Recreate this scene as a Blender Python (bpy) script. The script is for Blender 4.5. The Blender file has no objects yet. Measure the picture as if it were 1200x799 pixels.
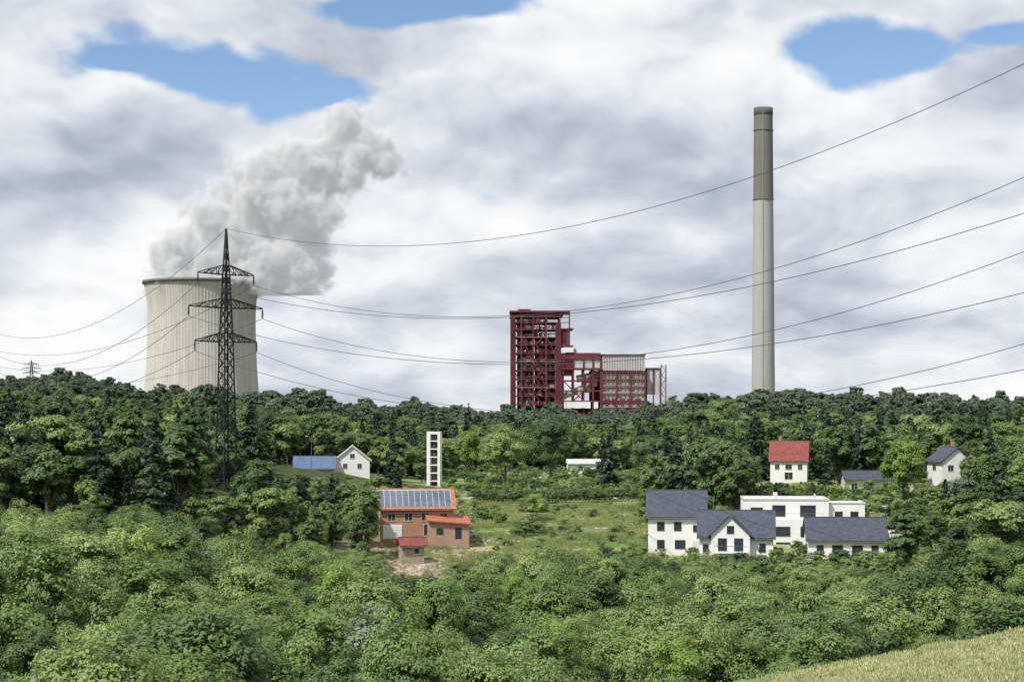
import bpy, math, random
import numpy as np
from mathutils import Vector
random.seed(7); RNG=np.random.default_rng(11)
scene=bpy.context.scene
F=2000.0; HY=470.0; CZ=30.0
def WX(px,d): return (px-600)/F*d
def WZ(py,d): return CZ-(py-HY)*d/F

# ------------------------------------------------------------ terrain
def sst(a,b,x):
    t=np.clip((np.asarray(x,float)-a)/(b-a),0,1); return t*t*(3-2*t)
BY=[-400,0,60,66,100,150,200,245,272,300,400,500,900,1400,1600,2500,40000]
BZ=[32,28.3,20.1,18.4,4,1,-2,-1.5,3.8,5.6,5.6,6,10,16,13,2,-380]
def ground(x,y):
    x=np.asarray(x,float); y=np.asarray(y,float)
    z=np.interp(y,BY,BZ)
    z=z+0.19*(np.clip(x,-60,60)-9)*(1-sst(66,95,y))*sst(-10,50,y)
    z=z+8*sst(-18,-65,x)*sst(90,150,y)*(1-0.4*sst(300,600,y))
    z=z+3.0*sst(50,80,x)*sst(300,420,y)
    z=z+17*sst(-0.15,-0.25,x/np.maximum(y,1))*sst(450,1000,y)*(1-sst(2500,5000,y))
    z=z+0.35*np.sin(x*0.11+1)*np.cos(y*0.07)*sst(70,100,y)+0.12*np.sin(x*0.5)*np.sin(y*0.31)*sst(40,90,y)
    return z
def G(x,y): return float(ground(x,y))

# ------------------------------------------------------------ materials
def newmat(name):
    m=bpy.data.materials.new(name); m.use_nodes=True
    nt=m.node_tree; b=nt.nodes['Principled BSDF']
    return m,nt,b
def N(nt,t,**k):
    n=nt.nodes.new(t)
    for a,v in k.items(): setattr(n,a,v)
    return n
def mat(name,col,rough=0.8,var=0.15,scale=0.8,metal=0.0,spec=0.3,stretch=(1,1,1),bump=0.0):
    m,nt,b=newmat(name)
    tc=N(nt,'ShaderNodeTexCoord'); mp=N(nt,'ShaderNodeMapping'); mp.inputs['Scale'].default_value=stretch
    nt.links.new(tc.outputs['Object'],mp.inputs['Vector'])
    no=N(nt,'ShaderNodeTexNoise'); no.inputs['Scale'].default_value=scale; no.inputs['Detail'].default_value=6; no.inputs['Roughness'].default_value=0.65
    nt.links.new(mp.outputs[0],no.inputs['Vector'])
    r=N(nt,'ShaderNodeValToRGB')
    r.color_ramp.elements[0].position=0.3; r.color_ramp.elements[1].position=0.7
    r.color_ramp.elements[0].color=(*[c*(1-var) for c in col],1); r.color_ramp.elements[1].color=(*[min(1,c*(1+var)) for c in col],1)
    nt.links.new(no.outputs['Fac'],r.inputs[0]); nt.links.new(r.outputs[0],b.inputs['Base Color'])
    b.inputs['Roughness'].default_value=rough; b.inputs['Metallic'].default_value=metal; b.inputs['Specular IOR Level'].default_value=spec
    if bump>0:
        bp=N(nt,'ShaderNodeBump'); bp.inputs['Strength'].default_value=bump; nt.links.new(no.outputs['Fac'],bp.inputs['Height']); nt.links.new(bp.outputs[0],b.inputs['Normal'])
    return m
M_white=mat('white_render',(0.74,0.74,0.74),0.85,0.06,0.5)
M_cream=mat('cream_render',(0.52,0.48,0.40),0.85,0.08,0.5)
M_slate=mat('slate_roof',(0.055,0.065,0.09),0.6,0.3,1.5)
M_redroof=mat('red_tile_roof',(0.20,0.055,0.048),0.75,0.3,1.5)
M_orange=mat('orange_tile',(0.36,0.15,0.08),0.75,0.25,2)
M_glass=mat('window_glass',(0.03,0.04,0.05),0.12,0.3,0.3,spec=0.6)
M_frame=mat('window_frame',(0.55,0.55,0.55),0.5,0.05)
M_dark=mat('dark_trim',(0.05,0.05,0.055),0.5,0.1)
M_panel=mat('solar_panel',(0.10,0.12,0.17),0.3,0.3,0.4,spec=0.6)
M_steel=mat('galvanised_steel',(0.14,0.15,0.15),0.6,0.3,2)
M_pylon=mat('weathered_pylon_steel',(0.035,0.037,0.04),0.8,0.3,1,spec=0.1)
M_wire=mat('wire_aluminium',(0.08,0.08,0.09),0.7,0.1,spec=0.1)
M_red=mat('red_steel',(0.145,0.040,0.050),0.8,0.4,0.12,spec=0.1)
M_red2=mat('red_cladding',(0.11,0.030,0.038),0.8,0.4,0.08,spec=0.1)
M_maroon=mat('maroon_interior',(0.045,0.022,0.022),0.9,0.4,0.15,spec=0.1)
M_pink=mat('faded_red_steel',(0.25,0.145,0.135),0.8,0.3,0.2,spec=0.1)
M_grey=mat('grey_cladding',(0.48,0.48,0.485),0.6,0.12,0.2,stretch=(3,3,0.3))
M_beige=mat('beige_cladding',(0.42,0.38,0.32),0.7,0.2,0.2,stretch=(3,3,0.3))
M_duct=mat('duct_metal',(0.24,0.20,0.18),0.6,0.4,0.2)
M_gravel=mat('gravel',(0.42,0.38,0.31),0.95,0.25,3,bump=0.3)
M_rubble=mat('rubble_stone',(0.34,0.28,0.23),0.95,0.35,2)
M_stone=mat('granite',(0.2,0.19,0.18),0.6,0.5,0.5)
M_bark=mat('bark',(0.10,0.08,0.06),0.95,0.3,3)
M_concrete=mat('concrete_pale',(0.42,0.41,0.37),0.9,0.15,0.3)
M_brick,nt,b=newmat('orange_brick')
tc=N(nt,'ShaderNodeTexCoord'); mp=N(nt,'ShaderNodeMapping'); mp.inputs['Rotation'].default_value=(math.radians(90),0,0)
bk=N(nt,'ShaderNodeTexBrick'); bk.inputs['Scale'].default_value=2.0
bk.inputs['Color1'].default_value=(0.42,0.19,0.10,1); bk.inputs['Color2'].default_value=(0.30,0.13,0.07,1); bk.inputs['Mortar'].default_value=(0.40,0.32,0.25,1)
bk.inputs['Mortar Size'].default_value=0.03
nt.links.new(tc.outputs['Object'],mp.inputs[0]); nt.links.new(mp.outputs[0],bk.inputs['Vector']); nt.links.new(bk.outputs[0],b.inputs['Base Color']); b.inputs['Roughness'].default_value=0.9

def towermat(name,c1,c2,zs=0.02):
    m,nt,b=newmat(name)
    tc=N(nt,'ShaderNodeTexCoord'); sp=N(nt,'ShaderNodeSeparateXYZ'); nt.links.new(tc.outputs['Object'],sp.inputs[0])
    at=N(nt,'ShaderNodeMath',operation='ARCTAN2'); nt.links.new(sp.outputs[1],at.inputs[0]); nt.links.new(sp.outputs[0],at.inputs[1])
    cb=N(nt,'ShaderNodeCombineXYZ'); 
    ma=N(nt,'ShaderNodeMath',operation='MULTIPLY'); ma.inputs[1].default_value=12; nt.links.new(at.outputs[0],ma.inputs[0])
    mz=N(nt,'ShaderNodeMath',operation='MULTIPLY'); mz.inputs[1].default_value=zs; nt.links.new(sp.outputs[2],mz.inputs[0])
    nt.links.new(ma.outputs[0],cb.inputs[0]); nt.links.new(mz.outputs[0],cb.inputs[2])
    no=N(nt,'ShaderNodeTexNoise'); no.inputs['Scale'].default_value=1.0; no.inputs['Detail'].default_value=7; no.inputs['Roughness'].default_value=0.7
    nt.links.new(cb.outputs[0],no.inputs['Vector'])
    r=N(nt,'ShaderNodeValToRGB'); r.color_ramp.elements[0].position=0.3; r.color_ramp.elements[1].position=0.62
    r.color_ramp.elements[0].color=(*c1,1); r.color_ramp.elements[1].color=(*c2,1)
    nt.links.new(no.outputs['Fac'],r.inputs[0]); nt.links.new(r.outputs[0],b.inputs['Base Color']); b.inputs['Roughness'].default_value=0.9; b.inputs['Specular IOR Level'].default_value=0.1
    return m
M_tower=towermat('tower_concrete',(0.40,0.385,0.345),(0.53,0.515,0.47))
M_chim_lo=towermat('chimney_concrete',(0.29,0.30,0.285),(0.40,0.41,0.385),0.03)
M_chim_hi=towermat('chimney_weathered',(0.12,0.115,0.105),(0.20,0.195,0.18),0.05)

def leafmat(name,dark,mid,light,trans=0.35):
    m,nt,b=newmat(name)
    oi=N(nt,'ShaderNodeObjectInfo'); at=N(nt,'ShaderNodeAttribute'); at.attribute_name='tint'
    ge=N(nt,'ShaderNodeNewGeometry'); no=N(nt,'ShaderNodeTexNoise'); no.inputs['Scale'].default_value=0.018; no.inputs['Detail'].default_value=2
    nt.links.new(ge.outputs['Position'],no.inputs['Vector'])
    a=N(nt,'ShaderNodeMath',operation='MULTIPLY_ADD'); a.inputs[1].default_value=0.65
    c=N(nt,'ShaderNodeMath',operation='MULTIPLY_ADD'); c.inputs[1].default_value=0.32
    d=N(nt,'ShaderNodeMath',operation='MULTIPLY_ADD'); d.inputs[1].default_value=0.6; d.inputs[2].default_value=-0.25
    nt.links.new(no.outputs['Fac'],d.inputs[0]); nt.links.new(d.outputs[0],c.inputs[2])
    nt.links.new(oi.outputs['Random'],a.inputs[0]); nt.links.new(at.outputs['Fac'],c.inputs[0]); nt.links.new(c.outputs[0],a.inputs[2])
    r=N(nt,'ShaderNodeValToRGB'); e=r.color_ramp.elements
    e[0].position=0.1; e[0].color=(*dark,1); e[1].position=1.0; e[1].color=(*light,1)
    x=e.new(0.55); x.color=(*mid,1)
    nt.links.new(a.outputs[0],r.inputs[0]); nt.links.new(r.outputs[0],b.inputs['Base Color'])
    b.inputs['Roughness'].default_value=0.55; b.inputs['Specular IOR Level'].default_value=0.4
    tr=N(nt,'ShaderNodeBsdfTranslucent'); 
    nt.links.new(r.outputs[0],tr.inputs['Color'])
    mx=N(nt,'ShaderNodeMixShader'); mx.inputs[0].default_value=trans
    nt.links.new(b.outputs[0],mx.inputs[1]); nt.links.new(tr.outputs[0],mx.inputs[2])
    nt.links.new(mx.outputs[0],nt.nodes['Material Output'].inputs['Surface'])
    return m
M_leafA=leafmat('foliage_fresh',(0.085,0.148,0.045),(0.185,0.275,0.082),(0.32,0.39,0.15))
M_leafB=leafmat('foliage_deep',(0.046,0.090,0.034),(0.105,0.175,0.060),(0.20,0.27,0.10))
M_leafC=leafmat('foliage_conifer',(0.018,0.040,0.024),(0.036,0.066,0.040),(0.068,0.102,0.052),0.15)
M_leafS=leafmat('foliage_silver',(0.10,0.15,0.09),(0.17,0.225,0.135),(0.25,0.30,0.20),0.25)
M_leafF=leafmat('foliage_hazy',(0.070,0.105,0.070),(0.108,0.158,0.098),(0.155,0.21,0.125))  # distance haze is put into these leaf colours: paler, bluer greens
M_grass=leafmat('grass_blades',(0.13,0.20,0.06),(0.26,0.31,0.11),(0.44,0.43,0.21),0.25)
M_hay=leafmat('hay_blades',(0.20,0.26,0.09),(0.38,0.41,0.18),(0.54,0.52,0.29),0.25)
M_leafY=leafmat('foliage_bright',(0.16,0.26,0.05),(0.25,0.37,0.085),(0.37,0.45,0.15),0.4)

# ------------------------------------------------------------ mesh helpers
def mesh_obj(name,verts,faces,mats,mi=None,parent=None,link=True,smooth=False,attr=None):
    me=bpy.data.meshes.new(name)
    if isinstance(verts,np.ndarray): verts=verts.tolist()
    if isinstance(faces,np.ndarray): faces=faces.tolist()
    me.from_pydata(verts,[],faces)
    for m in (mats if isinstance(mats,(list,tuple)) else [mats]): me.materials.append(m)
    if mi is not None: me.polygons.foreach_set('material_index',np.asarray(mi,dtype=np.int32))
    if smooth: me.polygons.foreach_set('use_smooth',np.ones(len(me.polygons),dtype=bool))
    if attr is not None:
        a=me.attributes.new('tint','FLOAT','FACE'); a.data.foreach_set('value',np.asarray(attr,dtype=np.float32))
    me.update()
    o=bpy.data.objects.new(name,me)
    if link: scene.collection.objects.link(o)
    if parent: o.parent=parent
    return o
def empty(name,loc,rot=0):
    o=bpy.data.objects.new(name,None); o.location=loc; o.rotation_euler=(0,0,rot); o.empty_display_size=0.5
    scene.collection.objects.link(o); return o
class MB:
    def __init__(s): s.v=[]; s.f=[]
    def hexa(s,p):
        n=len(s.v); s.v+= [tuple(q) for q in p]
        s.f+=[(n,n+3,n+2,n+1),(n+4,n+5,n+6,n+7),(n,n+1,n+5,n+4),(n+1,n+2,n+6,n+5),(n+2,n+3,n+7,n+6),(n+3,n,n+4,n+7)]
    def box(s,x0,x1,y0,y1,z0,z1):
        s.hexa([(x0,y0,z0),(x1,y0,z0),(x1,y1,z0),(x0,y1,z0),(x0,y0,z1),(x1,y0,z1),(x1,y1,z1),(x0,y1,z1)])
    def beam(s,p,q,w):
        p=Vector(p); q=Vector(q); d=(q-p)
        if d.length<1e-6: return
        d.normalize(); a=d.cross(Vector((0,0,1)))
        if a.length<0.05: a=Vector((1,0,0))
        a.normalize(); b=a.cross(d); a*=w/2; b*=w/2
        s.hexa([p-a-b,p+a-b,p+a+b,p-a+b,q-a-b,q+a-b,q+a+b,q-a+b])
    def cyl(s,p,q,r0,r1,n=12,cap=True):
        p=Vector(p); q=Vector(q); d=(q-p).normalized(); a=d.cross(Vector((0,0,1)))
        if a.length<0.05: a=Vector((1,0,0))
        a.normalize(); b=a.cross(d); k=len(s.v)
        for c,r in ((p,r0),(q,r1)):
            for i in range(n):
                t=2*math.pi*i/n; s.v.append(tuple(c+a*math.cos(t)*r+b*math.sin(t)*r))
        for i in range(n): s.f.append((k+i,k+(i+1)%n,k+n+(i+1)%n,k+n+i))
        if cap: s.f.append(tuple(range(k,k+n))[::-1]); s.f.append(tuple(range(k+n,k+2*n)))
    def obj(s,name,m,parent=None,smooth=False):
        if not s.v: return None
        return mesh_obj(name,s.v,s.f,m,parent=parent,smooth=smooth)
def lathe(name,prof,m,n,parent,ribs=0,ribh=0.0):
    v=[];f=[]
    for r,z in prof:
        for i in range(n):
            t=2*math.pi*i/n; rr=r+(ribh if ribs and (i%ribs==0) else 0)
            v.append((rr*math.cos(t),rr*math.sin(t),z))
    for k in range(len(prof)-1):
        for i in range(n):
            j=(i+1)%n; f.append((k*n+i,k*n+j,(k+1)*n+j,(k+1)*n+i))
    return mesh_obj(name,v,f,m,parent=parent,smooth=(ribs==0))

# ------------------------------------------------------------ ground
xs=np.concatenate([-np.geomspace(40000,165,40),np.arange(-160,161,2.5),np.geomspace(165,40000,40)])
ys=np.concatenate([np.array([-400,-200,-80]),np.arange(-40,620,2.5),np.geomspace(625,40000,70)])
XX,YY=np.meshgrid(xs,ys); ZZ=ground(XX,YY)
nx=len(xs); ny=len(ys)
V=np.stack([XX.ravel(),YY.ravel(),ZZ.ravel()],1)
ii=np.arange(nx-1)[None,:]+np.arange(ny-1)[:,None]*nx
Fc=np.stack([ii,ii+1,ii+1+nx,ii+nx],-1).reshape(-1,4)
M_ground,nt,b=newmat('terrain')
vc=N(nt,'ShaderNodeVertexColor'); vc.layer_name='cover'; sp=N(nt,'ShaderNodeSeparateColor'); nt.links.new(vc.outputs[0],sp.inputs[0])
ge=N(nt,'ShaderNodeNewGeometry')
def gnoise(s,d=6):
    n=N(nt,'ShaderNodeTexNoise'); n.inputs['Scale'].default_value=s; n.inputs['Detail'].default_value=d; n.inputs['Roughness'].default_value=0.65; nt.links.new(ge.outputs['Position'],n.inputs['Vector']); return n
def gramp(n,cols):
    r=N(nt,'ShaderNodeValToRGB'); e=r.color_ramp.elements; e[0].position=0.32; e[1].position=0.68; e[0].color=(*cols[0],1); e[1].color=(*cols[-1],1)
    if len(cols)==3: x=e.new(0.5); x.color=(*cols[1],1)
    nt.links.new(n.outputs['Fac'],r.inputs[0]); return r
def gmix(fac,a,b_):
    m=N(nt,'ShaderNodeMix',data_type='RGBA'); nt.links.new(fac,m.inputs['Factor']); nt.links.new(a,m.inputs['A']); nt.links.new(b_,m.inputs['B']); return m.outputs['Result']
n1=gnoise(0.12); n2=gnoise(0.6); n3=gnoise(2.5)
floor=gramp(n2,[(0.03,0.045,0.018),(0.07,0.09,0.03)])
clear=gramp(n1,[(0.10,0.17,0.05),(0.18,0.245,0.085),(0.33,0.33,0.18)])
mead=gramp(n3,[(0.30,0.35,0.15),(0.42,0.44,0.22)])
dirt=gramp(n2,[(0.30,0.23,0.16),(0.48,0.40,0.31)])
c=gmix(sp.outputs[1],floor.outputs[0],clear.outputs[0]); c=gmix(sp.outputs[0],c,mead.outputs[0]); 
th=N(nt,'ShaderNodeMath',operation='MULTIPLY_ADD'); th.inputs[1].default_value=1.6; 
t2=N(nt,'ShaderNodeMath',operation='SUBTRACT'); nt.links.new(n2.outputs['Fac'],t2.inputs[0]); t2.inputs[1].default_value=0.85
nt.links.new(sp.outputs[2],th.inputs[0]); nt.links.new(t2.outputs[0],th.inputs[2]); th.use_clamp=True
c=gmix(th.outputs[0],c,dirt.outputs[0]); nt.links.new(c,b.inputs['Base Color']); b.inputs['Roughness'].default_value=0.95; b.inputs['Specular IOR Level'].default_value=0.1
bp=N(nt,'ShaderNodeBump'); bp.inputs['Strength'].default_value=0.5; bp.inputs['Distance'].default_value=0.3; nt.links.new(n3.outputs['Fac'],bp.inputs['Height']); nt.links.new(bp.outputs[0],b.inputs['Normal'])
terrain=mesh_obj('ground_terrain',V,Fc,M_ground,smooth=True)
px=600+F*XX/np.maximum(YY,1)
meadow=(1-sst(68,76,YY))
clearing=sst(255,272,YY)*(1-sst(560,600,YY))*sst(425,450,px)*(1-sst(1080,1110,px))
bx,by=WX(500,292),288
dirtm=np.exp(-(((XX-bx)/14)**2+((YY-by)/17)**2)*0.9)+0.9*np.exp(-(((XX-WX(470,268))/7)**2+((YY-266)/10)**2))+0.6*np.exp(-(((XX-42)/26)**2+((YY-280)/9)**2))
col=np.stack([meadow,clearing,np.clip(dirtm,0,1),np.ones_like(dirtm)],-1).reshape(-1,4).astype(np.float32)
ca=terrain.data.color_attributes.new('cover','FLOAT_COLOR','POINT'); ca.data.foreach_set('color',col.ravel())

# ------------------------------------------------------------ vegetation prototypes
def rdirs(n,r):
    v=r.normal(size=(n,3)); return v/np.linalg.norm(v,axis=1,keepdims=True)
def leafquads(P,Nm,size,r):
    n=len(P); Nm=Nm/np.maximum(np.linalg.norm(Nm,axis=1,keepdims=True),1e-6)
    a=np.cross(Nm,rdirs(n,r)); a/=np.maximum(np.linalg.norm(a,axis=1,keepdims=True),1e-6); b_=np.cross(Nm,a)
    s=(size*(0.6+0.8*r.random(n)))[:,None]
    q=np.stack([P-a*s,P-b_*s*0.62,P+a*s,P+b_*s*0.62],1).reshape(-1,3)
    return q,np.arange(4*n).reshape(-1,4)
def trunk(mb,r,H,R,tops,rad):
    pts=[Vector((0,0,-0.8))]; k=4
    for i in range(1,k+1): pts.append(Vector((r.normal()*0.12*i/2,r.normal()*0.12*i/2,H*0.62*i/k)))
    for i in range(k): mb.cyl(pts[i],pts[i+1],rad*(1-0.7*i/k),rad*(1-0.7*(i+1)/k),7,False)
    for t in tops:
        i=int(r.integers(1,k)); s=pts[i]; t=Vector(t); m=(s+t)/2+Vector((0,0,-0.3))
        mb.cyl(s,m,rad*0.38,rad*0.24,5,False); mb.cyl(m,t,rad*0.24,rad*0.06,5,False)
def broad(name,seed,H,R,nleaf,leaf,lm,shape='round',nc=46,base=0.12):
    r=np.random.default_rng(seed)
    zc=H*(0.5+base/2); rz=H*(0.5-base/2)
    # main boughs, each carrying several smaller sprays, so that the outline is uneven at two scales
    nb=max(5,nc//9); B=[]
    while len(B)<nb:
        d=rdirs(1,r)[0]; q=0.35+0.3*r.random()
        sx=0.8 if shape=='tall' else 1.0
        c=np.array([d[0]*R*q*sx,d[1]*R*q*sx,zc+d[2]*rz*q*1.05])
        if shape=='pyr':
            k=1.15-0.85*max(0,(c[2]-H*0.3)/(H*0.7)); c[:2]*=k
        if shape=='spread' and c[2]>H*0.7: c[2]=H*0.7+(c[2]-H*0.7)*0.5
        B.append(c)
    B=np.array(B); br=R*(0.34+0.16*r.random(nb))
    bi=r.integers(0,nb,nc); d=rdirs(nc,r); d[:,2]=np.where(d[:,2]<-0.4,-d[:,2],d[:,2])
    C=B[bi]+d*(br[bi]*(0.65+0.45*r.random(nc)))[:,None]*np.array([1,1,1.15])
    C[:,2]=np.clip(C[:,2],H*base+0.2,H*0.97)
    cr=R*(0.09+0.12*r.random(nc))
    w=cr**2; cnt=r.choice(nc,size=nleaf,p=w/w.sum())
    D=rdirs(nleaf,r); D[:,2]=np.where(D[:,2]<-0.3,-D[:,2]*0.6,D[:,2]); D/=np.linalg.norm(D,axis=1,keepdims=True)
    rad=cr[cnt]*(0.3+1.0*r.random(nleaf)**0.8)
    P=C[cnt]+D*rad[:,None]
    out=P-np.array([0,0,zc*0.75]); out/=np.maximum(np.linalg.norm(out,axis=1,keepdims=True),1e-6)
    ob=P-B[bi[cnt]]; ob/=np.maximum(np.linalg.norm(ob,axis=1,keepdims=True),1e-6)
    Nm=D*0.4+out*0.45+ob*0.6+rdirs(nleaf,r)*0.55
    Nm[:,2]+=0.15
    q,f=leafquads(P,Nm,leaf,r)
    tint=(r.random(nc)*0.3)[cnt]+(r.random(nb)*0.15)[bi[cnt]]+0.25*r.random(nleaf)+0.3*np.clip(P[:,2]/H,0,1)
    mb=MB(); tops=[C[i] for i in r.choice(nc,min(12,nc),replace=False)]
    trunk(mb,r,H,R,tops,0.022*H)
    nv=len(mb.v); nf=len(mb.f)
    verts=mb.v+q.tolist(); faces=[tuple(x) for x in mb.f]+(f+nv).tolist()
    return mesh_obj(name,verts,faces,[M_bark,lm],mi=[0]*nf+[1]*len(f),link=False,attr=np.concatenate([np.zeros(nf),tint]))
def conifer(name,seed,H,R,nleaf,leaf,lm,k=1.0,base=0.06):
    r=np.random.default_rng(seed); nb=int(95)
    zb=H*(base+(1-base)*r.random(nb)**1.15*0.97); az=r.random(nb)*6.283
    L=R*((1-zb/H)**0.85*k)*(0.75+0.4*r.random(nb))+0.25
    w=L/L.sum(); bi=r.choice(nb,size=nleaf,p=w); t=r.random(nleaf)**0.7
    rr=L[bi]*t; side=r.normal(size=nleaf)*0.22*L[bi]*(1.1-t)
    a=az[bi]; x=np.cos(a)*rr-np.sin(a)*side; y=np.sin(a)*rr+np.cos(a)*side
    z=zb[bi]-0.28*rr+0.10*rr*rr/R+r.normal(size=nleaf)*0.13
    P=np.stack([x,y,np.maximum(z,0.1)],1)
    Nm=np.stack([np.cos(a)*0.6,np.sin(a)*0.6,np.ones(nleaf)*0.8],1)+rdirs(nleaf,r)*0.7
    q,f=leafquads(P,Nm,leaf,r)
    mb=MB(); mb.cyl((0,0,-0.8),(0,0,H*0.97),0.02*H,0.02,7,False)
    for i in range(0,nb,3):
        mb.cyl((0,0,zb[i]),(math.cos(az[i])*L[i]*0.8,math.sin(az[i])*L[i]*0.8,zb[i]-0.2*L[i]),0.05,0.015,4,False)
    nv=len(mb.v); nf=len(mb.f)
    return mesh_obj(name,mb.v+q.tolist(),[tuple(x) for x in mb.f]+(f+nv).tolist(),[M_bark,lm],mi=[0]*nf+[1]*len(f),link=False,attr=np.concatenate([np.zeros(nf),(r.random(nb)*0.5)[bi]+0.5*r.random(nleaf)]))
def coll(name,objs):
    c=bpy.data.collections.new(name)
    for o in objs: c.objects.link(o)
    return c
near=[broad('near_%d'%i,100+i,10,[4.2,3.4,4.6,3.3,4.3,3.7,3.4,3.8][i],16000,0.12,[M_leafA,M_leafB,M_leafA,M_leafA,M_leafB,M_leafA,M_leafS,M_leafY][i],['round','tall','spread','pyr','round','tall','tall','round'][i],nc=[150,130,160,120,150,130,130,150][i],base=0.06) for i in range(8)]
C_near=coll('a_near',near)
mid=[broad('mid_%d'%i,200+i,15,[5.0,4.2,5.6,4.4,4.8,4.6][i],6500,0.29,[M_leafB,M_leafB,M_leafA,M_leafB,M_leafA,M_leafA][i],['round','tall','spread','pyr','round','tall'][i],nc=100) for i in range(6)]
con=[conifer('con_%d'%i,300+i,16,[3.0,3.6][i],6000,0.27,M_leafC) for i in range(2)]
C_mid=coll('b_mid',mid+con)
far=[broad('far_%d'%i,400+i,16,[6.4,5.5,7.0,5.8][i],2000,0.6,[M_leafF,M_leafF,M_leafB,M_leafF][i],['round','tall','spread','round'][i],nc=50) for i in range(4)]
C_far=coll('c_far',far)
bush=[broad('bush_%d'%i,500+i,2.2,1.6,1400,0.10,[M_leafA,M_leafB,M_leafA][i],'round',nc=45,base=0.0) for i in range(3)]
C_bush=coll('d_bush',bush)
def tuft(name,seed,n,h,rad,m):
    r=np.random.default_rng(seed); v=[];f=[];t=[]
    for i in range(n):
        a=r.random()*6.283; q=rad*math.sqrt(r.random()); x=q*math.cos(a); y=q*math.sin(a); b2=r.random()*6.283
        hh=h*(0.5+0.7*r.random()); w=0.02+0.03*r.random(); lx=r.normal()*0.3*hh; ly=r.normal()*0.3*hh
        k=len(v); v+=[(x-w*math.cos(b2),y-w*math.sin(b2),-0.05),(x+w*math.cos(b2),y+w*math.sin(b2),-0.05),(x+lx,y+ly,hh)]; f.append((k,k+1,k+2)); t.append(r.random())
    return mesh_obj(name,v,f,m,link=False,attr=t)
C_tuft=coll('e_tuft',[tuft('tuft_%d'%i,600+i,90,0.55,0.9,M_grass) for i in range(3)])
C_turf=coll('f_turf',[tuft('turf_%d'%i,620+i,260,0.16,0.7,M_hay) for i in range(3)])

def scatter(name,P,S,idx,collection):
    n=len(P); me=bpy.data.meshes.new(name); me.vertices.add(n); me.vertices.foreach_set('co',np.asarray(P,np.float32).ravel())
    a=me.attributes.new('scl','FLOAT_VECTOR','POINT'); a.data.foreach_set('vector',np.asarray(S,np.float32).ravel())
    a=me.attributes.new('rot','FLOAT','POINT'); a.data.foreach_set('value',(RNG.random(n)*6.283).astype(np.float32))
    a=me.attributes.new('idx','INT','POINT'); a.data.foreach_set('value',np.asarray(idx,np.int32))
    o=bpy.data.objects.new(name,me); scene.collection.objects.link(o)
    g=bpy.data.node_groups.new(name+'_gn','GeometryNodeTree')
    g.interface.new_socket('Geometry',in_out='INPUT',socket_type='NodeSocketGeometry'); g.interface.new_socket('Geometry',in_out='OUTPUT',socket_type='NodeSocketGeometry')
    gi=g.nodes.new('NodeGroupInput'); go=g.nodes.new('NodeGroupOutput')
    ip=g.nodes.new('GeometryNodeInstanceOnPoints'); ci=g.nodes.new('GeometryNodeCollectionInfo')
    ci.inputs['Collection'].default_value=collection; ci.inputs['Separate Children'].default_value=True; ci.inputs['Reset Children'].default_value=True
    def na(nm,t):
        x=g.nodes.new('GeometryNodeInputNamedAttribute'); x.data_type=t; x.inputs['Name'].default_value=nm; return x.outputs['Attribute']
    cx=g.nodes.new('ShaderNodeCombineXYZ'); g.links.new(na('rot','FLOAT'),cx.inputs[2])
    g.links.new(gi.outputs[0],ip.inputs['Points']); g.links.new(ci.outputs[0],ip.inputs['Instance']); ip.inputs['Pick Instance'].default_value=True
    g.links.new(na('idx','INT'),ip.inputs['Instance Index']); g.links.new(cx.outputs[0],ip.inputs['Rotation']); g.links.new(na('scl','FLOAT_VECTOR'),ip.inputs['Scale'])
    g.links.new(ip.outputs[0],go.inputs[0])
    md=o.modifiers.new('scatter','NODES'); md.node_group=g
    return o
def grid(y0,y1,step,margin=25,k=0.33):
    pts=[]; y=y0
    while y<y1:
        w=k*y+margin; x=-w+random.random()*step
        while x<w:
            pts.append((x+random.uniform(-.42,.42)*step,y+random.uniform(-.42,.42)*step)); x+=step
        y+=step*0.87
    return pts
CAPX=[-100,0,80,160,250,330,400,430,465,520,560,640,740,760,850,930,950,1040,1060,1120,1200,1300]
CAPY=[590,588,592,584,602,608,610,640,668,668,650,642,644,652,658,656,660,658,636,622,618,615]
P=[];S=[];I=[]
for x,y in grid(72,268,6.3):
    p=600+F*x/y; g=G(x,y)
    if y<86 and x>2.5-(86-y)*0.1: continue
    cap=WZ(np.interp(p,CAPX,CAPY)+random.uniform(-3,24),y)
    h=random.uniform(6.0,14.5)+(2 if p<260 else 0)
    h*=0.85+0.3*math.sin(x*0.13)*math.sin(y*0.09+1)
    if y<95: h=min(h,6+random.random()*3.5)
    h=min(h,cap-g)
    if h<1.8: continue
    s=h/10; w=max(s,0.66)*random.uniform(0.8,1.2)
    P.append((x,y,g-0.1*s)); S.append((w,w,s)); i=random.choices(range(8),[5,3.5,4,4,3.5,4,1.4,2])[0]; I.append(i)
for k in range(260):
    y=random.uniform(80,262); x=random.uniform(-0.33*y-10,0.33*y+10)
    if y<88 and x>2: continue
    g=G(x,y); p=600+F*x/y; h=min(random.uniform(2.5,5),WZ(np.interp(p,CAPX,CAPY)+8,y)-g)
    if h<1.5: continue
    P.append((x,y,g-.1)); S.append((h/8,h/8,h/10)); I.append(random.choice([0,1,2,4,7]))
scatter('foreground_woodland',P,S,I,C_near)
nfore=len(P)
COR=[(310,455,492,556),(486,534,482,590),(872,975,464,562),(1080,1150,444,560),(965,1100,414,584),(430,760,420,640),(528,760,560,585),(745,1050,320,655),(640,1100,340,590),(235,295,340,566)]
SKX=[-200,0,60,140,170,250,300,370,420,520,580,680,780,830,880,960,1040,1120,1200,1400]
SKY=[440,442,444,448,460,461,462,469,475,481,482,486,478,461,465,460,467,466,472,472]
def bumpy(p): return 4*math.sin(p*0.045+1)+3*math.sin(p*0.11+2)+2.5*math.sin(p*0.23)
P=[];S=[];I=[]
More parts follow.
